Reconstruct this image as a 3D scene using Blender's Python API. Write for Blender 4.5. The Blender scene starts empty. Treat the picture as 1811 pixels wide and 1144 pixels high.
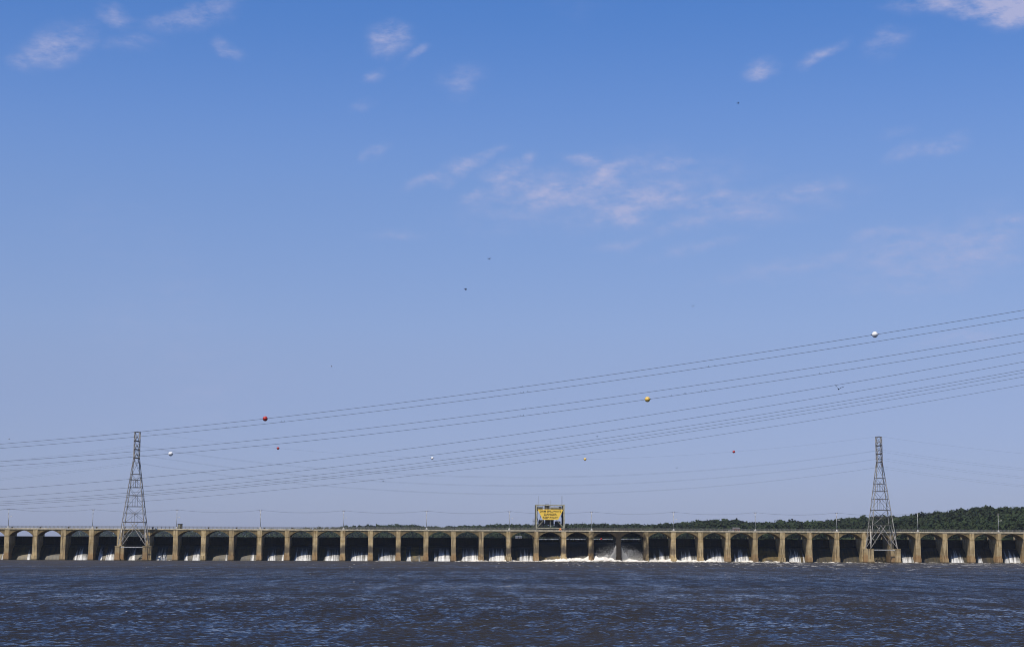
import bpy, bmesh, math, random
import numpy as np
from mathutils import Matrix, Vector

random.seed(7)
rng = np.random.default_rng(7)
R = math.radians
sc = bpy.context.scene
C = sc.collection

# ------------------------------------------------------------------ camera
F_PX, CX, CY = 2942.0, 905.5, 572.0          # photograph is 1811 x 1144
CAM_H = 7.0
PITCH, ROLL = 0.13369, 0.003717
fwd = Vector((0, math.cos(PITCH), math.sin(PITCH)))
up0 = Vector((0, -math.sin(PITCH), math.cos(PITCH)))
rt0 = Vector((1, 0, 0))
rt = rt0 * math.cos(ROLL) + up0 * math.sin(ROLL)
up = up0 * math.cos(ROLL) - rt0 * math.sin(ROLL)
cam_d = bpy.data.cameras.new('camera')
cam = bpy.data.objects.new('camera', cam_d); C.objects.link(cam); sc.camera = cam
cam_d.sensor_width = 36; cam_d.lens = 36 * F_PX / 1811
cam_d.clip_start = 0.5; cam_d.clip_end = 30000
bk = -fwd
cam.matrix_world = Matrix(((rt.x, up.x, bk.x, 0), (rt.y, up.y, bk.y, 0), (rt.z, up.z, bk.z, CAM_H), (0, 0, 0, 1)))

def ray(px, py):
    return fwd + rt * ((px - CX) / F_PX) + up * (-(py - CY) / F_PX)
def at(px, py, Y):                            # the world point at depth Y seen at a photograph pixel
    d = ray(px, py); return Vector((0, 0, CAM_H)) + d * (Y / d.y)

# ------------------------------------------------------------------ sky and sun
SUN_EL, SUN_AZ = R(58.5), R(210)                # azimuth clockwise from +Y: behind the camera, to the left
SKY_TINT = [(0, (.56, .65, 1.18)), (1.7, (.545, .600, 1.03)), (5, (.72, .68, .94)), (7.5, (.86, .80, 1.01)), (12, (.88, .935, 1.20)), (14.9, (.79, .94, 1.31)), (18.4, (.53, .86, 1.34)), (27, (.50, .86, 1.36))]
world = bpy.data.worlds.new('World'); sc.world = world; world.use_nodes = True
wn = world.node_tree; wn.nodes.clear()
def wnode(t, **k):
    n = wn.nodes.new(t)
    for a, b in k.items(): setattr(n, a, b)
    return n
W = wn.links.new
def wmath(op, a, b=None, c=None, clamp=False):
    n = wnode('ShaderNodeMath', operation=op); n.use_clamp = clamp
    for i, v in enumerate((a, b, c)):
        if v is None: continue
        if isinstance(v, (int, float)): n.inputs[i].default_value = v
        else: W(v, n.inputs[i])
    return n.outputs[0]
sky = wnode('ShaderNodeTexSky', sky_type='NISHITA', sun_disc=False)
sky.sun_elevation = SUN_EL; sky.sun_rotation = SUN_AZ
sky.ozone_density = 3.0; sky.dust_density = 0.5; sky.air_density = 1.0
tc = wnode('ShaderNodeTexCoord')
sep = wnode('ShaderNodeSeparateXYZ'); W(tc.outputs['Generated'], sep.inputs[0])
el = wmath('ARCSINE', sep.outputs[2]); az = wmath('ARCTAN2', sep.outputs[0], sep.outputs[1])
mr = wnode('ShaderNodeMapRange'); W(el, mr.inputs[0])
mr.inputs[1].default_value = 0; mr.inputs[2].default_value = R(30)
tint = wnode('ShaderNodeValToRGB'); W(mr.outputs[0], tint.inputs[0]); tint.color_ramp.interpolation = 'B_SPLINE'
while len(tint.color_ramp.elements) < len(SKY_TINT): tint.color_ramp.elements.new(.5)
for e_, (a_, c_) in zip(tint.color_ramp.elements, SKY_TINT): e_.position = a_ / 30; e_.color = tuple(q / 1.4 for q in c_) + (1,)
mul = wnode('ShaderNodeMix', data_type='RGBA', blend_type='MULTIPLY'); mul.inputs[0].default_value = 1
W(sky.outputs[0], mul.inputs[6]); W(tint.outputs[0], mul.inputs[7])
# thin fair-weather clouds, laid out by compass direction and height above the horizon
uv = wnode('ShaderNodeCombineXYZ'); W(az, uv.inputs[0]); W(el, uv.inputs[1])
stretch = wnode('ShaderNodeMapping'); W(uv.outputs[0], stretch.inputs[0])
stretch.inputs['Rotation'].default_value = (0, 0, R(-17)); stretch.inputs['Scale'].default_value = (0.55, 1.25, 1)
n1 = wnode('ShaderNodeTexNoise'); W(stretch.outputs[0], n1.inputs[0])
n1.inputs['Scale'].default_value = 105; n1.inputs['Detail'].default_value = 8; n1.inputs['Roughness'].default_value = 0.66
n2 = wnode('ShaderNodeTexNoise'); W(uv.outputs[0], n2.inputs[0])
n2.inputs['Scale'].default_value = 34; n2.inputs['Detail'].default_value = 5
wo = wnode('ShaderNodeVectorMath', operation='MULTIPLY_ADD'); W(n2.outputs['Color'], wo.inputs[0])
wo.inputs[1].default_value = (0.026, 0.020, 0); W(uv.outputs[0], wo.inputs[2])
CLOUDS = [(105, 80, 62, 24, 27, .75), (40, 112, 26, 13, 10, .6), (215, 35, 34, 13, -20, .55), (345, 30, 72, 17, 22, .68), (235, 78, 44, 13, 0, .4),
    (405, 85, 28, 12, -15, .6), (688, 70, 32, 24, 0, .8), (738, 100, 27, 9, 25, .62), (655, 132, 26, 9, 20, .5), (820, 148, 38, 22, 20, .52),
    (658, 265, 20, 9, 35, .55), (760, 320, 44, 11, 20, .6), (818, 292, 28, 12, 12, .75), (862, 270, 30, 9, 14, .55), (895, 303, 50, 14, 10, .75),
    (918, 328, 46, 17, 12, .75), (945, 277, 15, 10, 20, .6), (840, 350, 40, 12, 15, .55), (975, 350, 60, 20, 15, .9), (1050, 315, 75, 17, 18, .95),
    (1030, 280, 40, 11, 0, .62), (1110, 372, 66, 20, 8, .8), (1160, 345, 85, 26, 5, .75), (1020, 340, 180, 46, 12, .58), (1330, 365, 170, 30, 8, .5), (1680, 445, 180, 50, 8, .55), (1120, 345, 190, 50, 8, .5), (1195, 290, 60, 9, 5, .6), (1250, 365, 42, 16, 15, .68),
    (1205, 402, 55, 12, 10, .55), (1340, 378, 80, 14, 8, .55), (1440, 338, 58, 14, 15, .6), (1345, 130, 32, 14, 8, .8), (1455, 97, 38, 10, 22, .7),
    (1570, 75, 36, 16, 15, .5), (1665, 255, 42, 16, 15, .55), (1600, 268, 36, 11, 25, .5), (1585, 235, 30, 9, 10, .45), (1690, 6, 95, 14, 0, .9),
    (1788, 8, 62, 27, -8, 1.5), (1640, 432, 150, 22, 9, .55), (1785, 395, 42, 11, 8, .65), (1560, 420, 60, 11, 10, .5), (1420, 470, 150, 16, 9, .42),
    (1700, 470, 120, 14, 8, .45), (1100, 430, 60, 9, 12, .45), (700, 420, 60, 9, 8, .35), (1700, 600, 90, 14, 8, .4), (640, 185, 24, 9, 15, .38), (1230, 440, 80, 10, 10, .42)]
tot = None
for (x, y, rx, ry, rot, s) in CLOUDS:
    d = ray(x, y).normalized()
    m = wnode('ShaderNodeMapping', vector_type='TEXTURE'); W(wo.outputs[0], m.inputs[0])
    m.inputs['Location'].default_value = (math.atan2(d.x, d.y) + .013, math.asin(d.z) + .010, 0)
    m.inputs['Rotation'].default_value = (0, 0, R(rot))
    m.inputs['Scale'].default_value = (rx / F_PX * 1.95, ry / F_PX * 2.1, 1)
    ln = wnode('ShaderNodeVectorMath', operation='LENGTH'); W(m.outputs[0], ln.inputs[0])
    r_ = wnode('ShaderNodeMapRange', interpolation_type='SMOOTHSTEP'); W(ln.outputs['Value'], r_.inputs[0])
    r_.inputs[1].default_value = 1; r_.inputs[2].default_value = 0; r_.inputs[3].default_value = 0; r_.inputs[4].default_value = s
    tot = r_.outputs[0] if tot is None else wmath('MAXIMUM', tot, r_.outputs[0])
# a sparse scatter of the same wisps all round the sky
far_n = wnode('ShaderNodeTexNoise'); W(uv.outputs[0], far_n.inputs[0]); far_n.inputs['Scale'].default_value = 4.3; far_n.inputs['Detail'].default_value = 3
fr = wnode('ShaderNodeMapRange'); W(far_n.outputs[0], fr.inputs[0]); fr.inputs[1].default_value = .56; fr.inputs[2].default_value = .80; fr.inputs[4].default_value = .5
tot = wmath('MAXIMUM', tot, fr.outputs[0])
nn = wmath('MULTIPLY_ADD', n1.outputs[0], 2.4, -0.52)
dens = wmath('MULTIPLY', tot, nn, clamp=True)
ca = wnode('ShaderNodeMapRange', interpolation_type='SMOOTHSTEP'); W(dens, ca.inputs[0])
ca.inputs[1].default_value = 0.0; ca.inputs[2].default_value = 1.05; ca.inputs[3].default_value = 0; ca.inputs[4].default_value = .80
cmix = wnode('ShaderNodeMix', data_type='RGBA'); W(ca.outputs[0], cmix.inputs[0]); W(mul.outputs[2], cmix.inputs[6])
cmix.inputs[7].default_value = (3.35, 3.4, 4.9, 1)
bg = wnode('ShaderNodeBackground'); W(cmix.outputs[2], bg.inputs[0]); bg.inputs[1].default_value = 0.14
wout = wnode('ShaderNodeOutputWorld'); W(bg.outputs[0], wout.inputs[0])

sun_d = bpy.data.lights.new('sun', 'SUN'); sun_d.energy = 4.8; sun_d.angle = R(0.53); sun_d.color = (1, .93, .82)
sun = bpy.data.objects.new('sun', sun_d); C.objects.link(sun)
sdir = Vector((math.sin(SUN_AZ) * math.cos(SUN_EL), math.cos(SUN_AZ) * math.cos(SUN_EL), math.sin(SUN_EL)))
sun.rotation_euler = sdir.to_track_quat('Z', 'Y').to_euler(); sun.location = sdir * 500
vs = sc.view_settings
vs.view_transform = 'Standard'; vs.look = 'None'; vs.exposure = 0.0; vs.gamma = 1; vs.use_curve_mapping = False
sc.render.engine = 'CYCLES'
cy = sc.cycles
cy.max_bounces = 6; cy.diffuse_bounces = 2; cy.glossy_bounces = 3; cy.transmission_bounces = 2; cy.volume_bounces = 0; cy.transparent_max_bounces = 8
cy.caustics_reflective = False; cy.caustics_refractive = False; cy.sample_clamp_indirect = 4
cy.use_denoising = True; cy.denoiser = 'OPENIMAGEDENOISE'; cy.denoising_input_passes = 'RGB_ALBEDO_NORMAL'; cy.denoising_prefilter = 'ACCURATE'; cy.filter_width = 1.0

# ------------------------------------------------------------------ helpers
def tag(o, label=None, cat=None, group=None, kind=None):
    if label: o['label'] = label
    if cat: o['category'] = cat
    if group: o['group'] = group
    if kind: o['kind'] = kind
    return o
def empty(name, loc=(0, 0, 0), rz=0, parent=None):
    o = bpy.data.objects.new(name, None); C.objects.link(o); o.location = loc; o.rotation_euler = (0, 0, rz); o.parent = parent
    o.empty_display_size = .2
    return o
def obj(name, me, mat=None, parent=None, loc=None):
    o = bpy.data.objects.new(name, me); C.objects.link(o); o.parent = parent
    if loc is not None: o.location = loc
    if mat is not None:
        if not me.materials: me.materials.append(mat)
    return o
def mesh(name, v, f, smooth=False):
    me = bpy.data.meshes.new(name); me.from_pydata([tuple(map(float, p)) for p in v], [], f); me.update()
    if smooth: me.polygons.foreach_set('use_smooth', [True] * len(me.polygons))
    return me
class MB:
    def __init__(s): s.v = []; s.f = []
    def box(s, x0, x1, y0, y1, z0, z1):
        n = len(s.v)
        s.v += [(x0, y0, z0), (x1, y0, z0), (x1, y1, z0), (x0, y1, z0), (x0, y0, z1), (x1, y0, z1), (x1, y1, z1), (x0, y1, z1)]
        s.f += [tuple(n + i for i in q) for q in ((0, 3, 2, 1), (4, 5, 6, 7), (0, 1, 5, 4), (1, 2, 6, 5), (2, 3, 7, 6), (3, 0, 4, 7))]
        return s
    def prism(s, pts, axis, a, b):             # a closed outline extruded along an axis
        n = len(s.v); m = len(pts)
        for t in (a, b):
            for (p, q) in pts:
                s.v.append((t, p, q) if axis == 'x' else (p, t, q) if axis == 'y' else (p, q, t))
        s.f.append(tuple(range(n, n + m))); s.f.append(tuple(range(n + 2 * m - 1, n + m - 1, -1)))
        for i in range(m):
            j = (i + 1) % m; s.f.append((n + i, n + m + i, n + m + j, n + j))
        return s
    def tube(s, p0, p1, r0, r1=None, n=8, caps=True):
        r1 = r0 if r1 is None else r1
        p0, p1 = Vector(p0), Vector(p1); d = (p1 - p0).normalized()
        a = d.orthogonal().normalized(); b = d.cross(a); k = len(s.v)
        for p, r in ((p0, r0), (p1, r1)):
            for i in range(n):
                t = 2 * math.pi * i / n; s.v.append(tuple(p + (a * math.cos(t) + b * math.sin(t)) * r))
        for i in range(n):
            j = (i + 1) % n; s.f.append((k + i, k + j, k + n + j, k + n + i))
        if caps: s.f.append(tuple(range(k + n - 1, k - 1, -1))); s.f.append(tuple(range(k + n, k + 2 * n)))
        return s
    def mesh(s, name, smooth=False):
        me = mesh(name, s.v, s.f, smooth)
        bm = bmesh.new(); bm.from_mesh(me); bmesh.ops.recalc_face_normals(bm, faces=bm.faces); bm.to_mesh(me); bm.free()
        return me
    def build(s, name, mat, parent=None, loc=None, smooth=False):
        return obj(name, s.mesh(name, smooth), mat, parent, loc)

# ------------------------------------------------------------------ materials
def new_mat(name):
    m = bpy.data.materials.new(name); m.use_nodes = True
    return m, m.node_tree, m.node_tree.nodes['Principled BSDF']
class NT:
    def __init__(s, nt): s.nt = nt
    def n(s, t, **k):
        o = s.nt.nodes.new(t)
        for a, b in k.items(): setattr(o, a, b)
        return o
    def l(s, a, b): s.nt.links.new(a, b)
    def math(s, op, a, b=None, c=None, clamp=False):
        n = s.n('ShaderNodeMath', operation=op); n.use_clamp = clamp
        for i, v in enumerate((a, b, c)):
            if v is None: continue
            if isinstance(v, (int, float)): n.inputs[i].default_value = v
            else: s.l(v, n.inputs[i])
        return n.outputs[0]
    def mix(s, f, a, b, blend='MIX'):
        n = s.n('ShaderNodeMix', data_type='RGBA', blend_type=blend)
        for i, v in ((0, f), (6, a), (7, b)):
            if isinstance(v, (int, float)): n.inputs[i].default_value = v
            elif isinstance(v, tuple): n.inputs[i].default_value = v + (1,) if len(v) == 3 else v
            else: s.l(v, n.inputs[i])
        return n.outputs[2]
    def noise(s, vec, scale, detail=4, rough=.55, stretch=None, offset=None):
        if stretch is not None or offset is not None:
            m = s.n('ShaderNodeMapping'); s.l(vec, m.inputs[0])
            if stretch: m.inputs['Scale'].default_value = stretch
            if offset is not None: s.l(offset, m.inputs['Location'])
            vec = m.outputs[0]
        t = s.n('ShaderNodeTexNoise'); s.l(vec, t.inputs[0]); t.inputs['Scale'].default_value = scale
        t.inputs['Detail'].default_value = detail; t.inputs['Roughness'].default_value = rough
        return t.outputs[0]
    def ramp(s, v, a, b, lo=0., hi=1., smooth=True):
        n = s.n('ShaderNodeMapRange', interpolation_type='SMOOTHSTEP' if smooth else 'LINEAR'); s.l(v, n.inputs[0])
        for i, x in enumerate((a, b, lo, hi)): n.inputs[i + 1].default_value = x
        return n.outputs[0]
    def pos(s): return s.n('ShaderNodeNewGeometry').outputs['Position']
    def rnd(s): return s.n('ShaderNodeObjectInfo').outputs['Random']
    def sep(s, v):
        n = s.n('ShaderNodeSeparateXYZ'); s.l(v, n.inputs[0]); return n.outputs
    def bump(s, h, strength, dist, out):
        n = s.n('ShaderNodeBump'); s.l(h, n.inputs['Height']); n.inputs['Strength'].default_value = strength; n.inputs['Distance'].default_value = dist
        s.l(n.outputs[0], out)

def mat_plain(name, col, rough=.7, metal=0., var=.25, scale=2., spec=.3):
    m, nt, b = new_mat(name); t = NT(nt)
    n = t.noise(t.pos(), scale, 5, .6)
    c = t.mix(t.ramp(n, .3, .7), tuple(x * (1 - var) for x in col), tuple(min(1, x * (1 + var)) for x in col))
    t.l(c, b.inputs['Base Color']); b.inputs['Roughness'].default_value = rough; b.inputs['Metallic'].default_value = metal
    b.inputs['Specular IOR Level'].default_value = spec
    return m

def mat_pier():
    m, nt, b = new_mat('weathered_pier_concrete'); t = NT(nt)
    p = t.pos(); X, Y, Z = t.sep(p); rn = t.rnd()
    rn2 = t.math('FRACT', t.math('MULTIPLY', rn, 17.31)); rn3 = t.math('FRACT', t.math('MULTIPLY', rn, 41.7))
    big = t.noise(p, .45, 5, .6); fine = t.noise(p, 3.0, 6, .65)
    streak = t.noise(p, 1.0, 5, .6, stretch=(1.6, 1.6, .12))
    lift = t.noise(p, 1.0, 2, .5, stretch=(.02, .02, 1.1))
    base = t.mix(t.ramp(big, .3, .7), (.38, .262, .108), (.60, .460, .240))
    base = t.mix(t.math('MULTIPLY', t.ramp(lift, .35, .65), .55), base, (.55, .43, .25))
    base = t.mix(t.math('MULTIPLY', t.ramp(streak, .46, .66), .85), base, (.13, .085, .036))
    base = t.mix(t.math('MULTIPLY', t.ramp(fine, .5, .8), .4), base, (.20, .15, .085))
    # seepage band with a ragged edge, rusty run-off below it
    zz = t.math('ADD', Z, t.math('MULTIPLY', t.math('SUBTRACT', big, .5), 3.6))
    band = t.math('MULTIPLY', t.ramp(zz, 3.3, 4.6), t.ramp(zz, 9.0, 6.2))
    band = t.math('MULTIPLY', band, t.math('MULTIPLY', t.ramp(rn, .0, .6, .6, 1.), t.math('MULTIPLY', t.ramp(X, -190, -90, .35, 1.), t.ramp(X, 95, 70, .25, 1.))))
    base = t.mix(t.math('MULTIPLY', band, .88), base, (.045, .04, .036))
    low = t.math('MULTIPLY', t.ramp(zz, 4.6, 2.6), t.ramp(rn2, .1, .8))
    base = t.mix(t.math('MULTIPLY', low, .7), base, (.27, .135, .05))
    dark = t.math('MULTIPLY', t.ramp(streak, .40, .62), t.ramp(rn3, .45, 1.0))
    base = t.mix(t.math('MULTIPLY', dark, .6), base, (.10, .075, .045))
    base = t.mix(t.math('MULTIPLY', t.math('MULTIPLY', rn3, rn2), .55), base, (.20, .145, .075))
    foot = t.ramp(t.math('ADD', Z, t.math('MULTIPLY', fine, .6)), 1.0, .45)
    base = t.mix(t.math('MULTIPLY', foot, .85), base, (.035, .028, .02))
    wx = t.math('ABSOLUTE', t.math('SUBTRACT', t.sep(p)[0], 54.5))
    wet = t.ramp(t.math('ADD', wx, t.math('MULTIPLY', t.math('SUBTRACT', big, .5), 9.)), 17., 11.)
    base = t.mix(t.math('MULTIPLY', wet, .97), base, (.024, .018, .012))
    t.l(base, b.inputs['Base Color']); b.inputs['Roughness'].default_value = .85; b.inputs['Specular IOR Level'].default_value = .2
    t.bump(fine, .5, .05, b.inputs['Normal'])
    return m
def mat_spandrel():
    m, nt, b = new_mat('brown_arch_concrete'); t = NT(nt)
    p = t.pos(); big = t.noise(p, .5, 5, .65); streak = t.noise(p, 1, 5, .6, stretch=(1.2, 1.2, .15)); fine = t.noise(p, 4, 4, .6)
    c = t.mix(t.ramp(big, .3, .7), (.11, .079, .034), (.235, .172, .080))
    c = t.mix(t.math('MULTIPLY', t.ramp(streak, .5, .75), .6), c, (.055, .038, .018))
    c = t.mix(t.ramp(fine, .72, .80), c, (.36, .32, .25))
    wx = t.math('ABSOLUTE', t.math('SUBTRACT', t.sep(p)[0], 54.5))
    wet = t.ramp(t.math('ADD', wx, t.math('MULTIPLY', t.math('SUBTRACT', big, .5), 9.)), 17., 11.)
    c = t.mix(t.math('MULTIPLY', wet, .9), c, (.035, .025, .015))
    t.l(c, b.inputs['Base Color']); b.inputs['Roughness'].default_value = .85; b.inputs['Specular IOR Level'].default_value = .2
    t.bump(fine, .5, .05, b.inputs['Normal'])
    return m
def mat_ogee():
    m, nt, b = new_mat('wet_algae_spillway'); t = NT(nt)
    p = t.pos(); streak = t.noise(p, 1, 5, .65, stretch=(1.1, .12, .12)); big = t.noise(p, .35, 4, .6); rn = t.rnd()
    c = t.mix(t.ramp(streak, .35, .65), (.012, .010, .006), (.052, .037, .011))
    c = t.mix(t.math('MULTIPLY', t.ramp(big, .35, .65), t.ramp(rn, .3, .95)), c, (.14, .090, .016))
    t.l(c, b.inputs['Base Color']); b.inputs['Roughness'].default_value = .5; b.inputs['Specular IOR Level'].default_value = .35
    t.bump(streak, .5, .08, b.inputs['Normal'])
    return m
def mat_gate():
    m, nt, b = new_mat('dark_gate_steel'); t = NT(nt)
    p = t.pos(); streak = t.noise(p, 1, 5, .65, stretch=(1.5, 1.5, .1)); big = t.noise(p, .4, 3, .6)
    c = t.mix(t.ramp(streak, .4, .7), (.006, .0062, .0075), (.016, .0145, .013))
    c = t.mix(t.math('MULTIPLY', t.ramp(big, .55, .75), .5), c, (.024, .016, .011))
    t.l(c, b.inputs['Base Color']); b.inputs['Roughness'].default_value = .6; b.inputs['Specular IOR Level'].default_value = .15
    return m
def mat_whitewater():
    m, nt, b = new_mat('aerated_water_and_lip_sheen'); t = NT(nt)
    at_ = t.n('ShaderNodeAttribute'); at_.attribute_name = 'flow'
    p = t.pos()
    s1 = t.noise(p, 1, 5, .6, stretch=(3.4, .08, .08)); s2 = t.noise(p, 1, 4, .6, stretch=(.9, .05, .05)); fine = t.noise(p, 3.2, 5, .65)
    k = t.math('ADD', t.math('MULTIPLY', at_.outputs['Fac'], 1.0), t.math('ADD', t.math('MULTIPLY', t.math('SUBTRACT', s1, .5), 1.1), t.math('MULTIPLY', t.math('SUBTRACT', s2, .5), 1.6)))
    k = t.math('ADD', k, t.math('MULTIPLY', t.math('SUBTRACT', fine, .5), .6))
    fac = t.ramp(k, .16, .98)
    c = t.mix(fac, (.028, .026, .020), (.74, .73, .70))
    t.l(c, b.inputs['Base Color']); b.inputs['Roughness'].default_value = .45; b.inputs['Specular IOR Level'].default_value = .3
    t.bump(t.math('ADD', s1, fine), .7, .12, b.inputs['Normal'])
    return m
def mat_foam():
    m, nt, b = new_mat('churning_foam'); t = NT(nt)
    p = t.pos(); n = t.noise(p, .55, 7, .68); f = t.noise(p, 2.2, 5, .6)
    at_ = t.n('ShaderNodeAttribute'); at_.attribute_name = 'flow'
    k = t.math('ADD', t.math('ADD', n, t.math('MULTIPLY', f, .3)), t.math('MULTIPLY', at_.outputs['Fac'], .55))
    fac = t.ramp(k, .72, .98)
    c = t.mix(fac, (.055, .045, .030), (.72, .67, .58))
    c = t.mix(t.math('MULTIPLY', t.ramp(f, .6, .8), .35), c, (.45, .36, .22))
    t.l(c, b.inputs['Base Color']); b.inputs['Roughness'].default_value = .7; b.inputs['Specular IOR Level'].default_value = .2
    t.bump(f, .8, .2, b.inputs['Normal'])
    return m
def mat_river():
    m, nt, b = new_mat('brown_river_water'); t = NT(nt)
    p = t.pos(); X, Y, Z = t.sep(p)
    # wavelets: two crossing families of noise give the slopes along and across the river
    def slope(seed, scale, st):
        mp = t.n('ShaderNodeMapping'); t.l(p, mp.inputs[0]); mp.inputs['Scale'].default_value = st; mp.inputs['Location'].default_value = (seed * 13.7, seed * 5.1, 0)
        q = t.n('ShaderNodeTexNoise'); t.l(mp.outputs[0], q.inputs[0]); q.inputs['Scale'].default_value = scale; q.inputs['Detail'].default_value = 3; q.inputs['Roughness'].default_value = .6
        return q.outputs['Color']
    a = t.sep(slope(1, 3.0, (.55, 1, 1))); c_ = t.sep(slope(2, .85, (.42, 1, 1))); g = t.sep(slope(3, .05, (.30, 1, 1)))
    g2 = t.sep(slope(4, 1., (.22, .022, 1))); g3 = t.sep(slope(5, 1., (.45, .10, 1)))
    gust = t.noise(p, .016, 4, .6, stretch=(.22, 1.0, 1))
    amp = t.ramp(gust, .35, .65, .68, 1.22)
    def comb(i, ka, kc, kg, bias):
        s = t.math('ADD', t.math('MULTIPLY', t.math('SUBTRACT', a[i], .5), ka), t.math('MULTIPLY', t.math('SUBTRACT', c_[i], .5), kc))
        s = t.math('ADD', s, t.math('MULTIPLY', t.math('SUBTRACT', g[i], .5), kg))
        s = t.math('ADD', s, t.math('MULTIPLY', t.math('SUBTRACT', g2[i], .5), kg * 1.6)); s = t.math('ADD', s, t.math('MULTIPLY', t.math('SUBTRACT', g3[i], .5), kg * 1.6))
        return t.math('ADD', t.math('MULTIPLY', s, amp), bias)
    sx = comb(0, .6, .3, .1, 0.0); sy = t.math('ADD', comb(1, 1.5, 1.1, .32, -.30), t.ramp(Y, 300, 820, 0., -.16))
    cv = t.n('ShaderNodeCombineXYZ'); t.l(sx, cv.inputs[0]); t.l(sy, cv.inputs[1]); cv.inputs[2].default_value = 0
    gn = t.n('ShaderNodeNewGeometry')
    ad = t.n('ShaderNodeVectorMath', operation='ADD'); t.l(gn.outputs['Normal'], ad.inputs[0]); t.l(cv.outputs[0], ad.inputs[1])
    nm = t.n('ShaderNodeVectorMath', operation='NORMALIZE'); t.l(ad.outputs[0], nm.inputs[0]); t.l(nm.outputs[0], b.inputs['Normal'])
    # whitecaps and foam flecks, denser towards the dam's right half
    fl = t.noise(p, 1., 5, .68, stretch=(.42, .040, 1)); zone = t.noise(p, .02, 2, .5)
    near_dam = t.ramp(Y, 250, 820); rightness = t.ramp(X, -150, 160, .35, 1.)
    thr = t.math('ADD', fl, t.math('MULTIPLY', t.math('MULTIPLY', near_dam, rightness), .135)); thr = t.math('ADD', thr, t.math('MULTIPLY', t.math('SUBTRACT', zone, .5), .12))
    foam = t.ramp(thr, .715, .755)
    silt = t.noise(p, .006, 3, .5)
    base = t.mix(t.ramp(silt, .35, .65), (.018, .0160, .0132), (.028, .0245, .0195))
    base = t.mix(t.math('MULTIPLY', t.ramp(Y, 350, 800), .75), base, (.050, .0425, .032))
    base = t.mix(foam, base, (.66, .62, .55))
    t.l(base, b.inputs['Base Color'])
    t.l(t.math('ADD', t.math('MULTIPLY', foam, .5), .08), b.inputs['Roughness']); b.inputs['IOR'].default_value = 1.33
    b.inputs['Specular IOR Level'].default_value = .38
    return m
def mat_spray():
    m, nt, b = new_mat('spray_droplets'); t = NT(nt)
    tr = t.n('ShaderNodeBsdfTranslucent'); mx = t.n('ShaderNodeMixShader'); n = t.noise(t.pos(), 1.5, 3)
    c = t.mix(n, (.86, .85, .82), (.93, .92, .90)); t.l(c, tr.inputs[0]); t.l(c, b.inputs['Base Color']); b.inputs['Roughness'].default_value = .9
    mx.inputs[0].default_value = .5; t.l(b.outputs[0], mx.inputs[1]); t.l(tr.outputs[0], mx.inputs[2]); t.l(mx.outputs[0], nt.nodes['Material Output'].inputs[0])
    return m
def mat_leaf():
    m, nt, b = new_mat('summer_foliage'); t = NT(nt)
    at_ = t.n('ShaderNodeAttribute'); at_.attribute_name = 'shade'
    p = t.pos(); n = t.noise(p, .014, 4, .6)
    c = t.mix(at_.outputs['Fac'], (.008, .0145, .0065), (.034, .043, .016))
    c = t.mix(t.math('MULTIPLY', t.ramp(n, .42, .62), .6), c, (.030, .046, .015))
    t.l(c, b.inputs['Base Color']); b.inputs['Roughness'].default_value = .8; b.inputs['Specular IOR Level'].default_value = .1
    return m
def mat_ground():
    m, nt, b = new_mat('grassy_shore'); t = NT(nt)
    p = t.pos(); n = t.noise(p, .05, 5, .6); n2 = t.noise(p, .006, 3, .6)
    c = t.mix(t.ramp(n, .35, .65), (.028, .045, .015), (.085, .10, .035))
    c = t.mix(t.ramp(n2, .45, .65), c, (.030, .050, .018))
    t.l(c, b.inputs['Base Color']); b.inputs['Roughness'].default_value = .9; b.inputs['Specular IOR Level'].default_value = .1
    return m
M = dict(pier=mat_pier(), span=mat_spandrel(), ogee=mat_ogee(), gate=mat_gate(), white=mat_whitewater(), foam=mat_foam(), river=mat_river(),
    leaf=mat_leaf(), ground=mat_ground(),
    coping=mat_plain('pale_coping_concrete', (.50, .425, .29), .85, 0, .3, .8), rail=mat_plain('railing_steel', (.19, .18, .155), .6, .3),
    road=mat_plain('deck_asphalt', (.06, .058, .055), .9), pole=mat_plain('galvanised_pole', (.42, .41, .38), .6, .2, .25, 1.2), polebase=mat_plain('white_pole_base', (.62, .59, .53), .8),
    tower=mat_plain('galvanised_lattice', (.33, .305, .262), .6, .2, .35, .5), towerdark=mat_plain('dark_shaded_lattice', (.085, .077, .068), .7, .25, .35, .6),  # dark lattice steel, also stands in for shade on faces turned away
    wire=mat_plain('aluminium_cable', (.05, .055, .06), .6, .2), insul=mat_plain('porcelain', (.10, .07, .055), .35, 0, .2, 2, .5),
    red=mat_plain('red_marker_paint', (.40, .022, .012), .45, 0, .12, 2, .4), whitep=mat_plain('white_marker_paint', (.78, .76, .72), .45, 0, .08, 2, .4), yellow=mat_plain('amber_marker_paint', (.80, .50, .10), .45, 0, .1, 2, .4),
    crane=mat_plain('olive_crane_paint', (.38, .355, .25), .65, .1, .35, .8), cranedark=mat_plain('dark_machinery', (.045, .043, .04), .6, .3, .4, .8),
    sign=mat_plain('yellow_sign_enamel', (.86, .56, .075), .5, 0, .06, .4, .4), ink=mat_plain('black_sign_lettering', (.035, .028, .012), .6), orange=mat_plain('orange_plastic', (.85, .22, .02), .5, 0, .1),
    bird=mat_plain('dark_plumage', (.012, .012, .014), .7), gull=mat_plain('pale_plumage', (.55, .54, .52), .7), cabin=mat_plain('dark_cabin_steel', (.06, .052, .038), .7),
    house=mat_plain('white_siding', (.72, .71, .68), .7, 0, .06), redbrick=mat_plain('red_brick_wall', (.40, .16, .11), .85), roof=mat_plain('grey_shingle', (.13, .125, .12), .9), glass=mat_plain('window_glass', (.03, .035, .04), .1, 0, .1, 1, .6),
    rustgate=mat_plain('rusty_gate_top', (.11, .05, .03), .8, .2, .4, .6))

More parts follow.
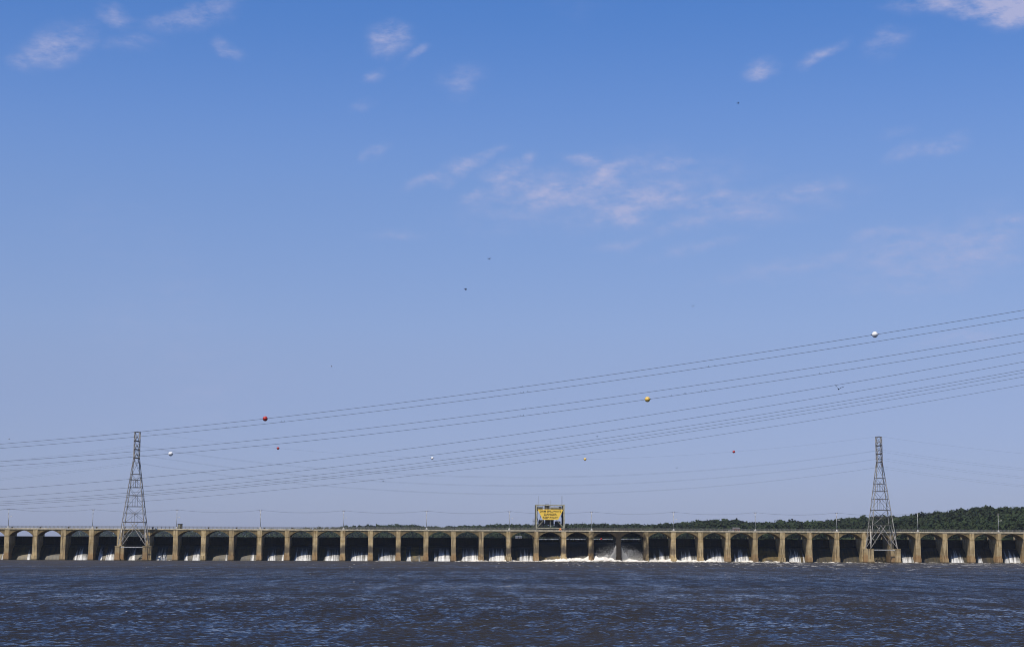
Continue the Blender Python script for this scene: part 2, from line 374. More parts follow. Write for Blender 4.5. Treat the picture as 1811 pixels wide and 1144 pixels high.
# ------------------------------------------------------------------ river and reservoir
PHI = 0.0401197
DAM_O = Vector((-1.206, 845.31, 0)); DAM_D = Vector((math.cos(PHI), math.sin(PHI), 0)); DAM_U = Vector((-math.sin(PHI), math.cos(PHI), 0))
def dam_pt(x, y, z): return DAM_O + DAM_D * x + DAM_U * y + Vector((0, 0, z))

def build_river():
    ys = [-300, -120, -40, 0, 20, 40, 60, 75]
    y = 86.
    while y < 420: ys.append(y); y += max(.28, y * y / (F_PX * .5654 * CAM_H) * .34)
    while y < 885: ys.append(y); y += 12
    ys = np.array(ys + [890.])
    ang = np.concatenate([np.tan(np.radians([-78, -65, -50, -35, -25, -20])), np.linspace(-.335, .335, 760), np.tan(np.radians([20, 25, 35, 50, 65, 78]))])
    yy, aa = np.meshgrid(ys, ang, indexing='ij')
    xx = aa * np.maximum(yy, 120.)
    z = np.zeros_like(xx)
    amp = np.clip((330 - yy) / 160, 0, 1) * np.clip((yy - 60) / 30, 0, 1)
    r = np.random.default_rng(3)
    gx = .5 + .5 * np.sin(xx * .031 + 1.3) * np.sin(yy * .045 + xx * .012)
    for i in range(56):
        L = .5 * (2.0 / .5) ** r.random()
        th = r.normal(math.pi / 2, .34)
        k = 2 * math.pi / L
        A = .0165 * L * (.6 + .8 * r.random()) * (.75 + .5 * gx)
        ph = k * (xx * math.cos(th) + yy * math.sin(th)) + r.random() * 6.28
        z += A * (np.sin(ph) + .25 * np.cos(2 * ph)) * np.clip((14 * L - yy * yy / (F_PX * .5654 * CAM_H)) / (10 * L), 0, 1)
    z *= amp * .62
    v = np.stack([xx, yy, z], -1).reshape(-1, 3)
    ny, nx = xx.shape
    idx = np.arange(ny * nx).reshape(ny, nx)
    f = np.stack([idx[:-1, :-1], idx[:-1, 1:], idx[1:, 1:], idx[1:, :-1]], -1).reshape(-1, 4)
    return np_mesh('river', v, f, True)
def np_mesh(name, v, f, smooth=False, attr=None):
    me = bpy.data.meshes.new(name)
    n, k = f.shape
    me.vertices.add(len(v)); me.vertices.foreach_set('co', np.ascontiguousarray(v, np.float32).ravel())
    me.loops.add(n * k); me.loops.foreach_set('vertex_index', np.ascontiguousarray(f, np.int32).ravel())
    me.polygons.add(n); me.polygons.foreach_set('loop_start', np.arange(0, n * k, k, dtype=np.int32))
    me.update(calc_edges=True)
    if smooth: me.polygons.foreach_set('use_smooth', np.ones(n, bool))
    for a, val in (attr or {}).items():
        at_ = me.attributes.new(a, 'FLOAT', 'POINT'); at_.data.foreach_set('value', np.ascontiguousarray(val, np.float32))
    me.validate()
    return me
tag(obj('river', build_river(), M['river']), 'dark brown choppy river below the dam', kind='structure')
pts = [dam_pt(-3000, 13.2, 11.25), dam_pt(3000, 13.2, 11.25), dam_pt(4200, 6500, 11.25), dam_pt(-4200, 6500, 11.25)]
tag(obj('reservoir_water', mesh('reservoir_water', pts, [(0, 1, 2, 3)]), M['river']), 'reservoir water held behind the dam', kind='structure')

# ------------------------------------------------------------------ far shore and its wood
RIDGE = [(-900, 946), (-300, 950), (60, 951), (112, 948), (132, 933), (220, 932.5), (300, 934.5), (440, 936.5), (500, 935), (560, 933), (600, 931), (640, 929.5), (700, 929), (770, 933), (840, 931),
    (900, 929.5), (940, 931), (1010, 929), (1060, 928), (1100, 929), (1150, 930), (1190, 926), (1240, 920.5), (1280, 918.5), (1330, 922), (1380, 921), (1430, 920), (1470, 915.5),
    (1510, 911.5), (1550, 908.5), (1600, 906.5), (1640, 900.5), (1690, 894), (1740, 887.5), (1780, 889.5), (1811, 886.5), (2000, 886), (2700, 880)]
RX, RY = np.array(RIDGE).T
RY = RY + np.interp(RX, [0, 300, 580, 860, 1130, 1400, 1600, 1811], [4.7, .0, -3.7, -5., -5., -1.7, 1.2, 4.2])
def depth_ridge(px): return np.interp(px, [-900, 100, 520, 900, 1250, 1811, 2700], [5200, 5000, 3000, 2150, 1850, 1480, 1400])
def depth_shore(px): return np.interp(px, [-900, 100, 520, 900, 1250, 1811, 2700], [4300, 4200, 2450, 1700, 1430, 1150, 1100])
TREE_H = 13.
def ground_at(px, t):
    """point on the far hill: t = 0 at the shore, 1 on the ridge"""
    Yr, Ys = float(depth_ridge(px)), float(depth_shore(px)); Y = Ys + (Yr - Ys) * t
    pr = at(px, float(np.interp(px, RX, RY)), Yr)
    zr = max(pr.z - TREE_H, 14.)
    s = t if t < 1 else 2 - t
    s = max(s, 0); e = s * s * (3 - 2 * s)
    return Vector(((px - CX) / F_PX * Y, Y, 10.6 + 2.2 * min(1, s * 20) + (zr - 12.8) * (.45 * s + .55 * e)))
cols = np.arange(-900, 2701, 25); rows = np.linspace(-.03, 1.95, 34)
v = [ground_at(c, r) for r in rows for c in cols]; nx = len(cols)
f = [(i * nx + j, i * nx + j + 1, (i + 1) * nx + j + 1, (i + 1) * nx + j) for i in range(len(rows) - 1) for j in range(nx - 1)]
tag(obj('hills', mesh('hills', v, f, True), M['ground']), 'wooded hills on the far shore of the reservoir', kind='structure')

def crown_variant(r, nleaf, leaf):
    """one crown of unit radius: several leafy lobes, each a shell of small leaf clumps"""
    lobes = []
    for i in range(r.integers(5, 9)):
        d = r.normal(size=3); d /= np.linalg.norm(d); d[2] = abs(d[2]) * .9 - .15
        lobes.append((d * r.uniform(.25, .62), r.uniform(.34, .58)))
    lobes.append((np.zeros(3), .7))
    c = np.zeros((nleaf, 3)); nrm = np.zeros((nleaf, 3)); li = r.integers(0, len(lobes), nleaf)
    for i in range(nleaf):
        d = r.normal(size=3); d /= np.linalg.norm(d); o, q = lobes[li[i]]
        c[i] = o + d * q * r.uniform(.82, 1.08); nrm[i] = d
    nrm += r.normal(size=nrm.shape) * .30; nrm /= np.linalg.norm(nrm, axis=1)[:, None]
    a = np.cross(nrm, r.normal(size=nrm.shape)); a /= np.linalg.norm(a, axis=1)[:, None]; b = np.cross(nrm, a)
    s = leaf * r.uniform(.6, 1.35, (nleaf, 1))
    q = np.stack([c + a * s, c + b * s * .8, c - a * s, c - b * s * .8], 1)
    return q.reshape(-1, 3), r.uniform(-.12, .12, nleaf)
def build_forest():
    r = np.random.default_rng(11)
    variants = [crown_variant(r, 170, .17) for _ in range(9)]; small = [crown_variant(r, 60, .26) for _ in range(5)]
    V, S = [], []
    px = -250.
    def plant(px, t):
        g = ground_at(px, t); far = g.y > 2600
        q, sh = (small if far else variants)[r.integers(0, 5 if far else 9)]
        h = r.uniform(10., 14.) * (1.15 if r.random() < .08 else 1); w = h * r.uniform(.46, .66)
        th = r.uniform(0, 6.28); c, s = math.cos(th), math.sin(th)
        p = q.copy(); p = np.stack([p[:, 0] * c - p[:, 1] * s, p[:, 0] * s + p[:, 1] * c, p[:, 2]], 1)
        p *= (w, w, h * .52); p += (g.x + r.uniform(-2, 2), g.y, g.z + h * .46)
        V.append(p); S.append(np.repeat(np.clip(r.normal(.40, .15) + sh * .7, 0, 1), 4))
    while px < 2150:
        Y = float(depth_ridge(px)); far = Y > 2600
        step = (8.5 if not far else 15.) / Y * F_PX
        n = 17 if not far else 9
        for i in range(n):
            t = 1.06 * (i + r.uniform(.1, .9)) / n
            if t < .05 and r.random() < .7: continue
            plant(px + r.uniform(-.6, .6) * step, t)
        px += step * .62
    v = np.concatenate(V); s = np.concatenate(S)
    f = np.arange(len(v)).reshape(-1, 4)
    return np_mesh('forest', v, f, False, {'shade': s})
tag(obj('forest', build_forest(), M['leaf']), 'dense summer woodland covering the hills behind the dam', 'woodland', kind='stuff')

# ------------------------------------------------------------------ the dam
S = 13.9; K0, K1 = -3, 41
PW = 2.37; DECK = 15.71; SPRING = 12.0; CROWN = 14.7
dam = empty('dam', DAM_O, PHI); tag(dam, 'long tan concrete dam with arched bays across the whole river', 'dam')
def kx(k): return (k - 18) * S
def pier_mesh(seed):
    r = random.Random(seed); b = MB(); w = PW / 2
    foot = w + r.uniform(.10, .22)
    b.prism([(-.45, -3), (-.40, 2.3), (15.5, 2.3), (15.5, -3)], 'x', -foot, foot)
    b.prism([(-.10, 2.3), (.12, 11.55), (15.3, 11.55), (15.3, 2.3)], 'x', -w, w)
    b.prism([(.30, 11.55), (.30, 11.72), (15.0, 11.72), (15.0, 11.55)], 'x', -w + .16, w - .16)
    b.prism([(.12, 11.72), (.13, DECK - .62), (15.2, DECK - .62), (15.2, 11.72)], 'x', -w, w)
    me = b.mesh('pier'); me.materials.append(M['pier']); return me
pier_meshes = [pier_mesh(i) for i in range(4)]
def arch_mesh():
    b = MB(); h = (S - PW) / 2; rise = CROWN - SPRING; Rr = (h * h + rise * rise) / (2 * rise)
    pts = [(-h, DECK - .62), (-h, SPRING)]
    n = 20
    for i in range(n + 1):
        x = -h + 2 * h * i / n
        z = SPRING + max(0., (math.sqrt(max(0, Rr * Rr - x * x)) - (Rr - rise)))
        if 0 < i < n: pts.append((x, z))
    pts += [(h, SPRING), (h, DECK - .62)]
    # front and back faces as quads between the arch line and the deck
    outl = [p for p in pts if p not in (pts[0], pts[-1])]
    top = DECK - .62
    for (y0, y1) in ((.30, 10.6),):
        for i in range(len(outl) - 1):
            (xa, za), (xb, zb) = outl[i], outl[i + 1]
            n0 = len(b.v)
            b.v += [(xa, y0, za), (xb, y0, zb), (xb, y0, top), (xa, y0, top), (xa, y1, za), (xb, y1, zb), (xb, y1, top), (xa, y1, top)]
            b.f += [(n0, n0 + 1, n0 + 2, n0 + 3), (n0 + 5, n0 + 4, n0 + 7, n0 + 6), (n0 + 1, n0, n0 + 4, n0 + 5)]
    # projecting arch ring
    for i in range(len(outl) - 1):
        (xa, za), (xb, zb) = outl[i], outl[i + 1]
        n0 = len(b.v)
        b.v += [(xa, .22, za - .02), (xb, .22, zb - .02), (xb, .22, zb + .34), (xa, .22, za + .34), (xa, .31, za - .02), (xb, .31, zb - .02), (xb, .31, zb + .34), (xa, .31, za + .34)]
        b.f += [(n0, n0 + 1, n0 + 2, n0 + 3), (n0 + 1, n0, n0 + 4, n0 + 5), (n0 + 3, n0 + 2, n0 + 6, n0 + 7)]
    me = mesh('arch_span', b.v, b.f); me.materials.append(M['span']); return me
arch_me = arch_mesh()
OGEE = [(15.2, 6.6), (13.6, 7.25), (12.5, 7.35), (11.5, 7.2), (10.5, 6.8), (9.3, 6.0), (8.0, 4.8), (6.8, 3.4), (5.8, 2.0), (5.0, .7), (4.3, -.8), (4.0, -2.5)]
ob = MB(); ob.prism(OGEE + [(15.2, -2.5)], 'x', -(S - PW) / 2 + .002, (S - PW) / 2 - .002); ogee_me = ob.mesh('spillway'); ogee_me.materials.append(M['ogee'])
HB = (S - PW) / 2
gp = MB().box(-HB + .05, HB - .05, 12.45, 12.6, 0, 4.62); gate_me = gp.mesh('gate'); gate_me.materials.append(M['gate'])
gd = MB().box(-HB + .1, HB - .1, 12.1, 12.449, -.16, .16); girder_me = gd.mesh('girder'); girder_me.materials.append(M['gate'])
rb_ = MB().box(-.08, .08, 12.22, 12.448, .2, 4.45); rib_me = rb_.mesh('rib'); rib_me.materials.append(M['gate'])
dk = MB().box(-S / 2, S / 2, .35, 11.2, DECK - .619, DECK - .05); deck_me = dk.mesh('deck_slab'); deck_me.materials.append(M['road'])
cp = MB().box(-S / 2 + .01, S / 2 - .01, .0, .349, DECK - .62, DECK)
cop_me = cp.mesh('coping'); cop_me.materials.append(M['coping'])
rl = MB()
for i in range(7): x = -S / 2 + (i + .5) * S / 7; rl.box(x - .055, x + .055, -.05, .05, DECK - .049, DECK + 1.12)
for z in (.42, .76, 1.12): rl.box(-S / 2, S / 2, -.035, .035, DECK + z - .035, DECK + z + .035)
rail_me = rl.mesh('railing'); rail_me.materials.append(M['rail'])
RAISED = (19, 20, 21, 22)
for k in range(K0, K1 + 1):
    obj('pier', pier_meshes[(k * 7) % 4], parent=dam, loc=(kx(k), 0, 0))
    if k == K1: break
    xc = kx(k) + S / 2
    obj('arch_span', arch_me, parent=dam, loc=(xc, 0, 0)); obj('deck_slab', deck_me, parent=dam, loc=(xc, 0, 0)); obj('coping', cop_me, parent=dam, loc=(xc, 0, 0))
    obj('railing', rail_me, parent=dam, loc=(xc, .14, 0)); obj('railing', rail_me, parent=dam, loc=(xc, 10.95, 0)); obj('spillway', ogee_me, parent=dam, loc=(xc, 0, 0))
    g = obj('gate', gate_me, parent=dam, loc=(xc, 0, 12.35 if k in RAISED else 7.12))
    if k in RAISED:
        g['label'] = 'gate lifted clear above the overflowing water'
    for i in range(4): obj('girder', girder_me, parent=g, loc=(0, 0, .45 + 1.18 * i))
    for i in range(5): obj('rib', rib_me, parent=g, loc=(-HB + (i + .5) * 2 * HB / 5, -.001, 0))
# little weathered lamp housings along the left parapet
lh = MB().box(-.3, .3, .4, 1.0, DECK - .05, DECK + .55).box(-.42, .42, .3, 1.1, DECK + .551, DECK + .75); lh_me = lh.mesh('parapet_fixture'); lh_me.materials.append(M['cabin'])
for k in list(range(0, 13)): obj('parapet_fixture', lh_me, parent=dam, loc=(kx(k) + 2.3, 0, 0))

# ------------------------------------------------------------------ falling water
PIER_PX = [26.8, 74.4, 121.8, 170.3, 217.8, 266.7, 314.5, 363, 411.7, 460.3, 509, 558, 607, 656, 705.2, 754, 803.2, 852, 901, 950, 998.8, 1047.6, 1096.4, 1144.7, 1193, 1241.5, 1289.4, 1337, 1384.8, 1432.3, 1479.2, 1526.2, 1572.6, 1619.4, 1665.8, 1711.2, 1757, 1802.5]
LEAKS = {-1: [(20, 22.5)], 0: [(64, 69.5)], 2: [(143, 165)], 3: [(184, 192), (197, 211)], 4: [(233, 247)], 5: [(283, 302)], 6: [(331, 338), (345, 359)], 7: [(402, 405)], 8: [(446, 452)], 9: [(475, 490), (500, 504)],
    10: [(522, 552)], 11: [(575, 601)], 12: [(621, 651)], 13: [(670, 700)], 14: [(719, 728), (741, 743.5)], 15: [(768, 796)], 16: [(817, 846)], 17: [(865, 894)], 18: [(918, 943)],
    23: [(1157, 1163), (1167, 1177), (1180, 1185)], 24: [(1202, 1234)], 25: [(1252, 1282)], 26: [(1299, 1326)], 28: [(1395, 1416), (1420, 1422.5)], 32: [(1590, 1612)], 34: [(1673, 1697)], 35: [(1719, 1727)], 36: [(1764, 1793)]}
def leak_x(k, px, y=6.):
    kk = min(max(k, 0), 37)
    base = kx(kk); p0 = PIER_PX[kk]
    return base + (px - p0) / 3.48 + (px - 780) * y / 845 / 3.48
def build_leaks():
    r = np.random.default_rng(5); V, Fc, A = [], [], []
    prof = OGEE[1:-1]
    py = np.array([p[0] for p in prof]); pz = np.array([p[1] for p in prof])
    seg = np.concatenate([[0], np.cumsum(np.hypot(np.diff(py), np.diff(pz)))]); 
    for k, lst in LEAKS.items():
        for (a, b) in lst:
            x0, x1 = leak_x(k, a), leak_x(k, b)
            lo, hi = kx(k) + PW / 2 + .05, kx(k + 1) - PW / 2 - .05
            x0, x1 = max(x0, lo), min(x1, hi)
            n = max(2, int((x1 - x0) / .28)); m = 22
            u = np.linspace(0, 1, m); ss = u * seg[-1]
            yy = np.interp(ss, seg, py); zz = np.interp(ss, seg, pz)
            off = len(V) and sum(len(q) for q in V) or 0
            P = np.zeros((m, n + 1, 3)); T = np.zeros((m, n + 1))
            for j in range(n + 1):
                q = j / n; spread = 1 - .10 * (1 - u)
                P[:, j, 0] = (x0 + x1) / 2 + (x1 - x0) * (q - .5) * spread + r.normal(0, .03, m)
                lift = .07 + .22 * u * r.random() + r.uniform(0, .05, m)
                P[:, j, 1] = yy - lift * .8; P[:, j, 2] = zz + lift * .5
                edge = min(q, 1 - q) * 2
                T[:, j] = (u - .36) * 1.05 + .26 * (edge ** .5) - .10
            V.append(P.reshape(-1, 3)); A.append(T.ravel())
            idx = np.arange(m * (n + 1)).reshape(m, n + 1) + off
            Fc.append(np.stack([idx[:-1, :-1], idx[1:, :-1], idx[1:, 1:], idx[:-1, 1:]], -1).reshape(-1, 4))
    return np_mesh('falling_water', np.concatenate(V), np.concatenate(Fc), True, {'flow': np.concatenate(A)})
fw = obj('falling_water', build_leaks(), M['white']); fw.location = DAM_O; fw.rotation_euler = (0, 0, PHI)
tag(fw, 'white water leaking down the closed spillway bays', 'water', kind='stuff')
# smooth dark sheets pouring under the four raised gates
def build_nappes():
    prof = [(30, 11.45), (21, 11.42), (17.6, 11.3), (15.6, 10.85), (13.6, 10.2), (11.2, 9.2), (9.4, 7.6), (7.8, 5.6), (6.6, 3.6), (5.8, 1.7), (5.2, .1), (4.9, -1.)]
    V, Fc, A = [], [], []; r = np.random.default_rng(8); off = 0
    py = np.array([p[0] for p in prof]); pz = np.array([p[1] for p in prof]); t = np.linspace(0, len(prof) - 1, 40)
    yy = np.interp(t, range(len(prof)), py); zz = np.interp(t, range(len(prof)), pz)
    for k in RAISED:
        lo, hi = kx(k) + PW / 2 + .02, kx(k + 1) - PW / 2 - .02; n = 36
        P = np.zeros((40, n + 1, 3)); T = np.zeros((40, n + 1))
        for j in range(n + 1):
            w = np.clip((11.2 - zz) / 11, 0, 1)
            P[:, j, 0] = lo + (hi - lo) * j / n; P[:, j, 1] = yy - w * r.normal(0, .10); P[:, j, 2] = zz
            T[:, j] = -.62 + .80 * np.clip((7.5 - zz) / 7, 0, 1) + 1.15 * np.clip((zz - 9.9) / .6, 0, 1)  # upper lip whitened: sunlit sky sheen put into the water's colour
            if j == n or j == 0: T[:, j] += .9 * np.clip((5 - zz) / 3, 0, 1)
        V.append(P.reshape(-1, 3)); A.append(T.ravel())
        idx = np.arange(40 * (n + 1)).reshape(40, n + 1) + off; off += 40 * (n + 1)
        Fc.append(np.stack([idx[:-1, :-1], idx[1:, :-1], idx[1:, 1:], idx[:-1, 1:]], -1).reshape(-1, 4))
    return np_mesh('overflow_water', np.concatenate(V), np.concatenate(Fc), True, {'flow': np.concatenate(A)})
nw = obj('overflow_water', build_nappes(), M['white']); nw.location = DAM_O; nw.rotation_euler = (0, 0, PHI)
tag(nw, 'smooth dark water pouring under the four raised gates', 'water', kind='stuff')

def fbm(x, y, seed, oct=5):
    r = np.random.default_rng(seed); z = np.zeros_like(x); a = 1.; k = 1.
    for o in range(oct):
        for i in range(4):
            th = r.uniform(0, 6.28); z += a * np.sin(k * (x * math.cos(th) + y * math.sin(th)) * r.uniform(.8, 1.25) + r.uniform(0, 6.28)) / 4
        a *= .6; k *= 2.1
    return z
def build_foam():
    x = np.arange(kx(5), kx(39), .36); y = np.linspace(-9, 5.5, 34)
    yy, xx = np.meshgrid(y, x, indexing='ij')
    px = 780 + xx / 1. * 3.48 - 0
    pxs = np.interp(xx, [kx(k) for k in range(38)], PIER_PX)
    inten = np.interp(pxs, [600, 760, 860, 940, 985, 1060, 1150, 1240, 1330, 1400, 1480], [.14, .26, .42, .62, .9, 1., .9, .8, .55, .32, .26])
    h = fbm(xx * .8, yy * 1.1, 21, 5)
    inten = inten * np.clip(.85 + .75 * fbm(xx * .13, yy * .02, 33, 3), .3, 1.35)
    across = np.exp(-((yy - 1.5) / 3.6) ** 2) + .35 * np.exp(-((yy + 5) / 2.5) ** 2)
    hump = .75 * np.exp(-((pxs - 1068) / 26) ** 2) + .4 * np.exp(-((pxs - 1015) / 14) ** 2)
    z = -.28 + inten * across * (1.1 + .85 * h + 1.3 * hump) + .05 * h
    att = np.clip(inten * across * 1.2 - .12 + .30 * h, -1, 1)
    idx = np.arange(xx.size).reshape(xx.shape)
    f = np.stack([idx[:-1, :-1], idx[:-1, 1:], idx[1:, 1:], idx[1:, :-1]], -1).reshape(-1, 4)
    keep = (z.ravel()[f].max(1) > -.12)
    return np_mesh('foam', np.stack([xx, yy, z], -1).reshape(-1, 3), f[keep], True, {'flow': att.ravel()})
fo = obj('foam', build_foam(), M['foam']); fo.location = DAM_O; fo.rotation_euler = (0, 0, PHI)
tag(fo, 'churning white foam along the foot of the open bays', 'foam', kind='stuff')
def build_spray():
    r = np.random.default_rng(9); c = []
    def plume(px, k, h, wx, n, lean):
        x0 = leak_x(k, px, 3.)
        t = r.random(n) ** 1.9
        c.append(np.stack([x0 + r.normal(0, 1, n) * wx * (1 - .65 * t) + lean * t, r.normal(2.2, 1.0, n), .3 + h * t], 1))
    def fan(px, k, h, wd, n, sgn):                            # a sheet of spray thrown off the pier's flank, tall at the pier
        x0 = leak_x(k, px, 1.5); q = r.random(n) ** 1.15; t = r.random(n)
        c.append(np.stack([x0 + sgn * q * wd + r.normal(0, .12, n), r.normal(1.6, .5, n), .2 + h * (1 - q) ** 1.15 * (1 + .12 * np.sin(q * 15 + sgn)) * t ** .9 + r.normal(0, .25, n)], 1))
    fan(1092.5, 21, 8.0, 4.6, 30000, -1); fan(1101, 22, 6.4, 5.0, 26000, 1)
    for k, sd, zt_, n in ((21, 1, 10.5, 7500), (22, -1, 10.5, 8500), (20, 1, 3.0, 1200), (23, -1, 2.5, 1200)):   # thin mist, thickest by the wet pier
        q = r.random(n) ** 1.5; t = r.random(n) ** 2.2; a_ = kx(k + 1) - 1.3 if sd > 0 else kx(k) + 1.3
        xx = a_ - sd * q * 11; ww = np.clip(r.normal(.55, .3, n), 0, 1.2)
        c.append(np.stack([xx, r.uniform(.6, 4.5, n), .2 + zt_ * t * (.35 + .65 * ww) * (1 - .5 * q)], 1))
    plume(1075, 21, 3.4, 1.5, 2500, 0); plume(1064, 21, 2.4, 1.3, 1800, 0); plume(1116, 22, 6.0, 3.0, 1500, 0)
    plume(1030, 20, 1.3, 3, 900, 0); plume(1150, 23, 1.5, 3, 900, 0); plume(1012, 20, 1.3, 2, 900, 0)
    c = np.concatenate(c); n = len(c); s = r.uniform(.018, .056, (n, 1, 1))
    tet = np.array([(1, 1, 1), (-1, -1, 1), (-1, 1, -1), (1, -1, -1)], float)[None]
    v = (c[:, None, :] + tet * s * r.uniform(.6, 1.4, (n, 4, 1))).reshape(-1, 3)
    f = (np.arange(n)[:, None, None] * 4 + np.array([(0, 1, 2), (0, 3, 1), (0, 2, 3), (1, 3, 2)])[None]).reshape(-1, 3)
    return np_mesh('spray', v, f)
sp = obj('spray', build_spray(), mat_spray()); sp.location = DAM_O; sp.rotation_euler = (0, 0, PHI)
tag(sp, 'plumes of white spray beside the dark wet pier', 'spray', kind='stuff')

# ------------------------------------------------------------------ lattice towers
unit = MB().box(-.5, .5, -.5, .5, -.5, .5).mesh('bar')
bar_me = {}
def bar(name, p0, p1, w, mat, parent):
    key = (name, mat)
    if key not in bar_me:
        me = unit.copy(); me.name = name; me.materials.append(M[mat]); bar_me[key] = me
    p0, p1 = Vector(p0), Vector(p1); d = p1 - p0
    o = bpy.data.objects.new(name, bar_me[key]); C.objects.link(o); o.parent = parent
    o.matrix_local = Matrix.Translation((p0 + p1) / 2) @ d.to_track_quat('Z', 'Y').to_matrix().to_4x4() @ Matrix.Diagonal((w, w, d.length, 1))
    return o
YT = -8.2                                       # tower centre, metres in front of the pier faces
HX0, HY0, HX1, HY1 = 6.75, 5.2, 1.28, 1.28
def dam_x_of(px, ylocal):
    d = ray(px, 960); lo, hi = -400., 400.
    for _ in range(60):
        m_ = (lo + hi) / 2; p = dam_pt(m_, ylocal, 0)
        if p.x / p.y < d.x / d.y: lo = m_
        else: hi = m_
    return lo
xt1 = dam_x_of(233, YT - HY0); xt2 = dam_x_of(1563.5, YT - HY0)
pt = dam_pt(xt1, YT, 0)
LV = [at(240, y, pt.y).z - 0. for y in (965, 923, 895.6, 862, 838.5, 810, 795, 780, 764)]
PED = LV[0]
def half(z):
    if z >= LV[5]: return HX1, HY1
    t = (z - PED) / (LV[5] - PED); return HX0 + (HX1 - HX0) * t, HY0 + (HY1 - HY0) * t
def corner(i, z):
    hx, hy = half(z); return Vector(((-hx, hx, hx, -hx)[i], (-hy, -hy, hy, hy)[i], z))
ped_b = MB().box(-1.18, 1.18, -1.15, 1.15, -3, PED - .45).box(-1.28, 1.28, -1.25, 1.25, PED - .449, PED - .02).box(-1.4, 1.4, -1.35, 1.35, -3, .9)
ped_me = ped_b.mesh('pedestal'); ped_me.materials.append(M['pier'])
ARMS = [LV[7], LV[6], LV[5]]
def tower(xt, label):
    T = empty('lattice_tower', dam_pt(xt, YT, 0), PHI); tag(T, label, 'pylon', 'lattice towers in front of the dam')
    for i in range(4):
        obj('pedestal', ped_me, parent=T, loc=(corner(i, PED).x, corner(i, PED).y, 0))
        bar('leg', corner(i, PED), corner(i, LV[5]), .26, 'tower', T)
        bar('mast_corner', corner(i, LV[5]), corner(i, LV[8]), .30, 'tower', T)
    bar('walkway_beam', (-HX0 + 1.3, -HY0, PED - .6), (HX0 - 1.3, -HY0, PED - .6), .42, 'pole', T)
    bar('walkway_beam', (-HX0 + 1.3, HY0, PED - .6), (HX0 - 1.3, HY0, PED - .6), .42, 'pole', T)
    for li in range(1, 9):
        z = LV[li]
        for i in range(4): bar('horizontal_strut', corner(i, z), corner((i + 1) % 4, z), .24 if li < 5 else .22, 'towerdark', T)
    for li in range(8):
        z0, z1 = LV[li], LV[li + 1]; w = .13 if li < 4 else .12
        for i in range(4):
            j = (i + 1) % 4
            if li == 0:                                      # open portal with knee braces
                mid = (corner(i, z1) + corner(j, z1)) / 2 - Vector((0, 0, 2.5))
                bar('cross_brace', corner(i, z0 + .3), (corner(j, z1) * .62 + corner(i, z1) * .38), .24, 'tower', T)
                bar('cross_brace', corner(j, z0 + .3), (corner(i, z1) * .62 + corner(j, z1) * .38), .24, 'tower', T)
                for (c0, c1) in ((i, j), (j, i)):
                    a0 = corner(c0, z0 + (z1 - z0) * .5); a1 = corner(c0, z0 + .3).lerp(corner(c1, z1), .22)
                    bar('knee_brace', a0, a1, .15, 'tower', T)
            else:
                m_ = 'tower' if i in (0, 3) else 'towerdark'  # right and back faces painted darker to imitate their shade
                bar('cross_brace', corner(i, z0), corner(j, z1), w, m_, T); bar('cross_brace', corner(j, z0), corner(i, z1), w, 'towerdark', T)
        if 1 <= li <= 3:
            zm = z0 + (z1 - z0) * half(z0)[0] / (half(z0)[0] + half(z1)[0])
            for i in range(4):
                bar('horizontal_strut', corner(i, zm), corner((i + 1) % 4, zm), .18, 'towerdark', T)
            for i in (0, 2):
                c0 = (corner(i, z0) + corner(i + 1, z0)) / 2; c1 = (corner(i, zm) + corner(i + 1, zm)) / 2
                for dx in (-.55, .55): bar('hanger', c0 + Vector((dx, 0, 0)), c1 + Vector((dx, 0, 0)), .12, 'towerdark', T)
    for z in ARMS:                                           # cross-arms point up and down the river
        for sgn in (-1, 1):
            tip = Vector((0, sgn * 5.6, z + .1))
            a = bar('crossarm', (-1.2, sgn * HY1, z), tip, .26, 'towerdark', T); bar('crossarm', (1.2, sgn * HY1, z), tip, .26, 'towerdark', T)
            bar('crossarm', (0, sgn * HY1, z + 1.9), tip, .18, 'towerdark', T)
            bar('insulator', tip, tip - Vector((0, 0, 2.3)), .22, 'insul', T)
    bar('peak_bar', (0, -1.3, LV[8] + .12), (0, 1.3, LV[8] + .12), .3, 'towerdark', T)
    return T
tower(xt1, 'grey steel lattice tower standing before the left part of the dam'); tower(xt2, 'grey steel lattice tower standing before the right part of the dam')

# ------------------------------------------------------------------ cables
def wire(name, pts, r, label, cat='cable', group=None, n=5):
    b = MB(); pts = [Vector(p) for p in pts]; m_ = len(pts)
    for i, p in enumerate(pts):
        d = (pts[min(i + 1, m_ - 1)] - pts[max(i - 1, 0)]).normalized(); a = d.cross(Vector((0, 0, 1))).normalized(); c = a.cross(d)
        for q in range(n): th = 6.2832 * q / n; b.v.append(tuple(p + (a * math.cos(th) + c * math.sin(th)) * r))
    for i in range(m_ - 1):
        for q in range(n): s = (q + 1) % n; b.f.append((i * n + q, i * n + s, (i + 1) * n + s, (i + 1) * n + q))
    o = obj(name, mesh(name, b.v, b.f, True), M['wire']); return tag(o, label, cat, group)
def span3(p0, p1, sag, n=28):
    return [p0.lerp(p1, i / n) - Vector((0, 0, sag * 4 * (i / n) * (1 - i / n))) for i in range(n + 1)]
T1, T2 = dam_pt(xt1, YT, 0), dam_pt(xt2, YT, 0); DT = T2 - T1
WZ = LV[8]
def tower_line(dy, z, sag, label, group, r):
    o = DAM_U * dy + Vector((0, 0, z)); pts = []
    for i in (-1, 0, 1): pts += span3(T1 + o + DT * i, T1 + o + DT * (i + 1), sag)[(0 if i == -1 else 1):]
    return wire('tower_cable', pts, r, label, group=group)
tower_line(0, WZ + .3, 13.0, 'thin shield cable with small marker balls strung between the tower tops', None, .017)
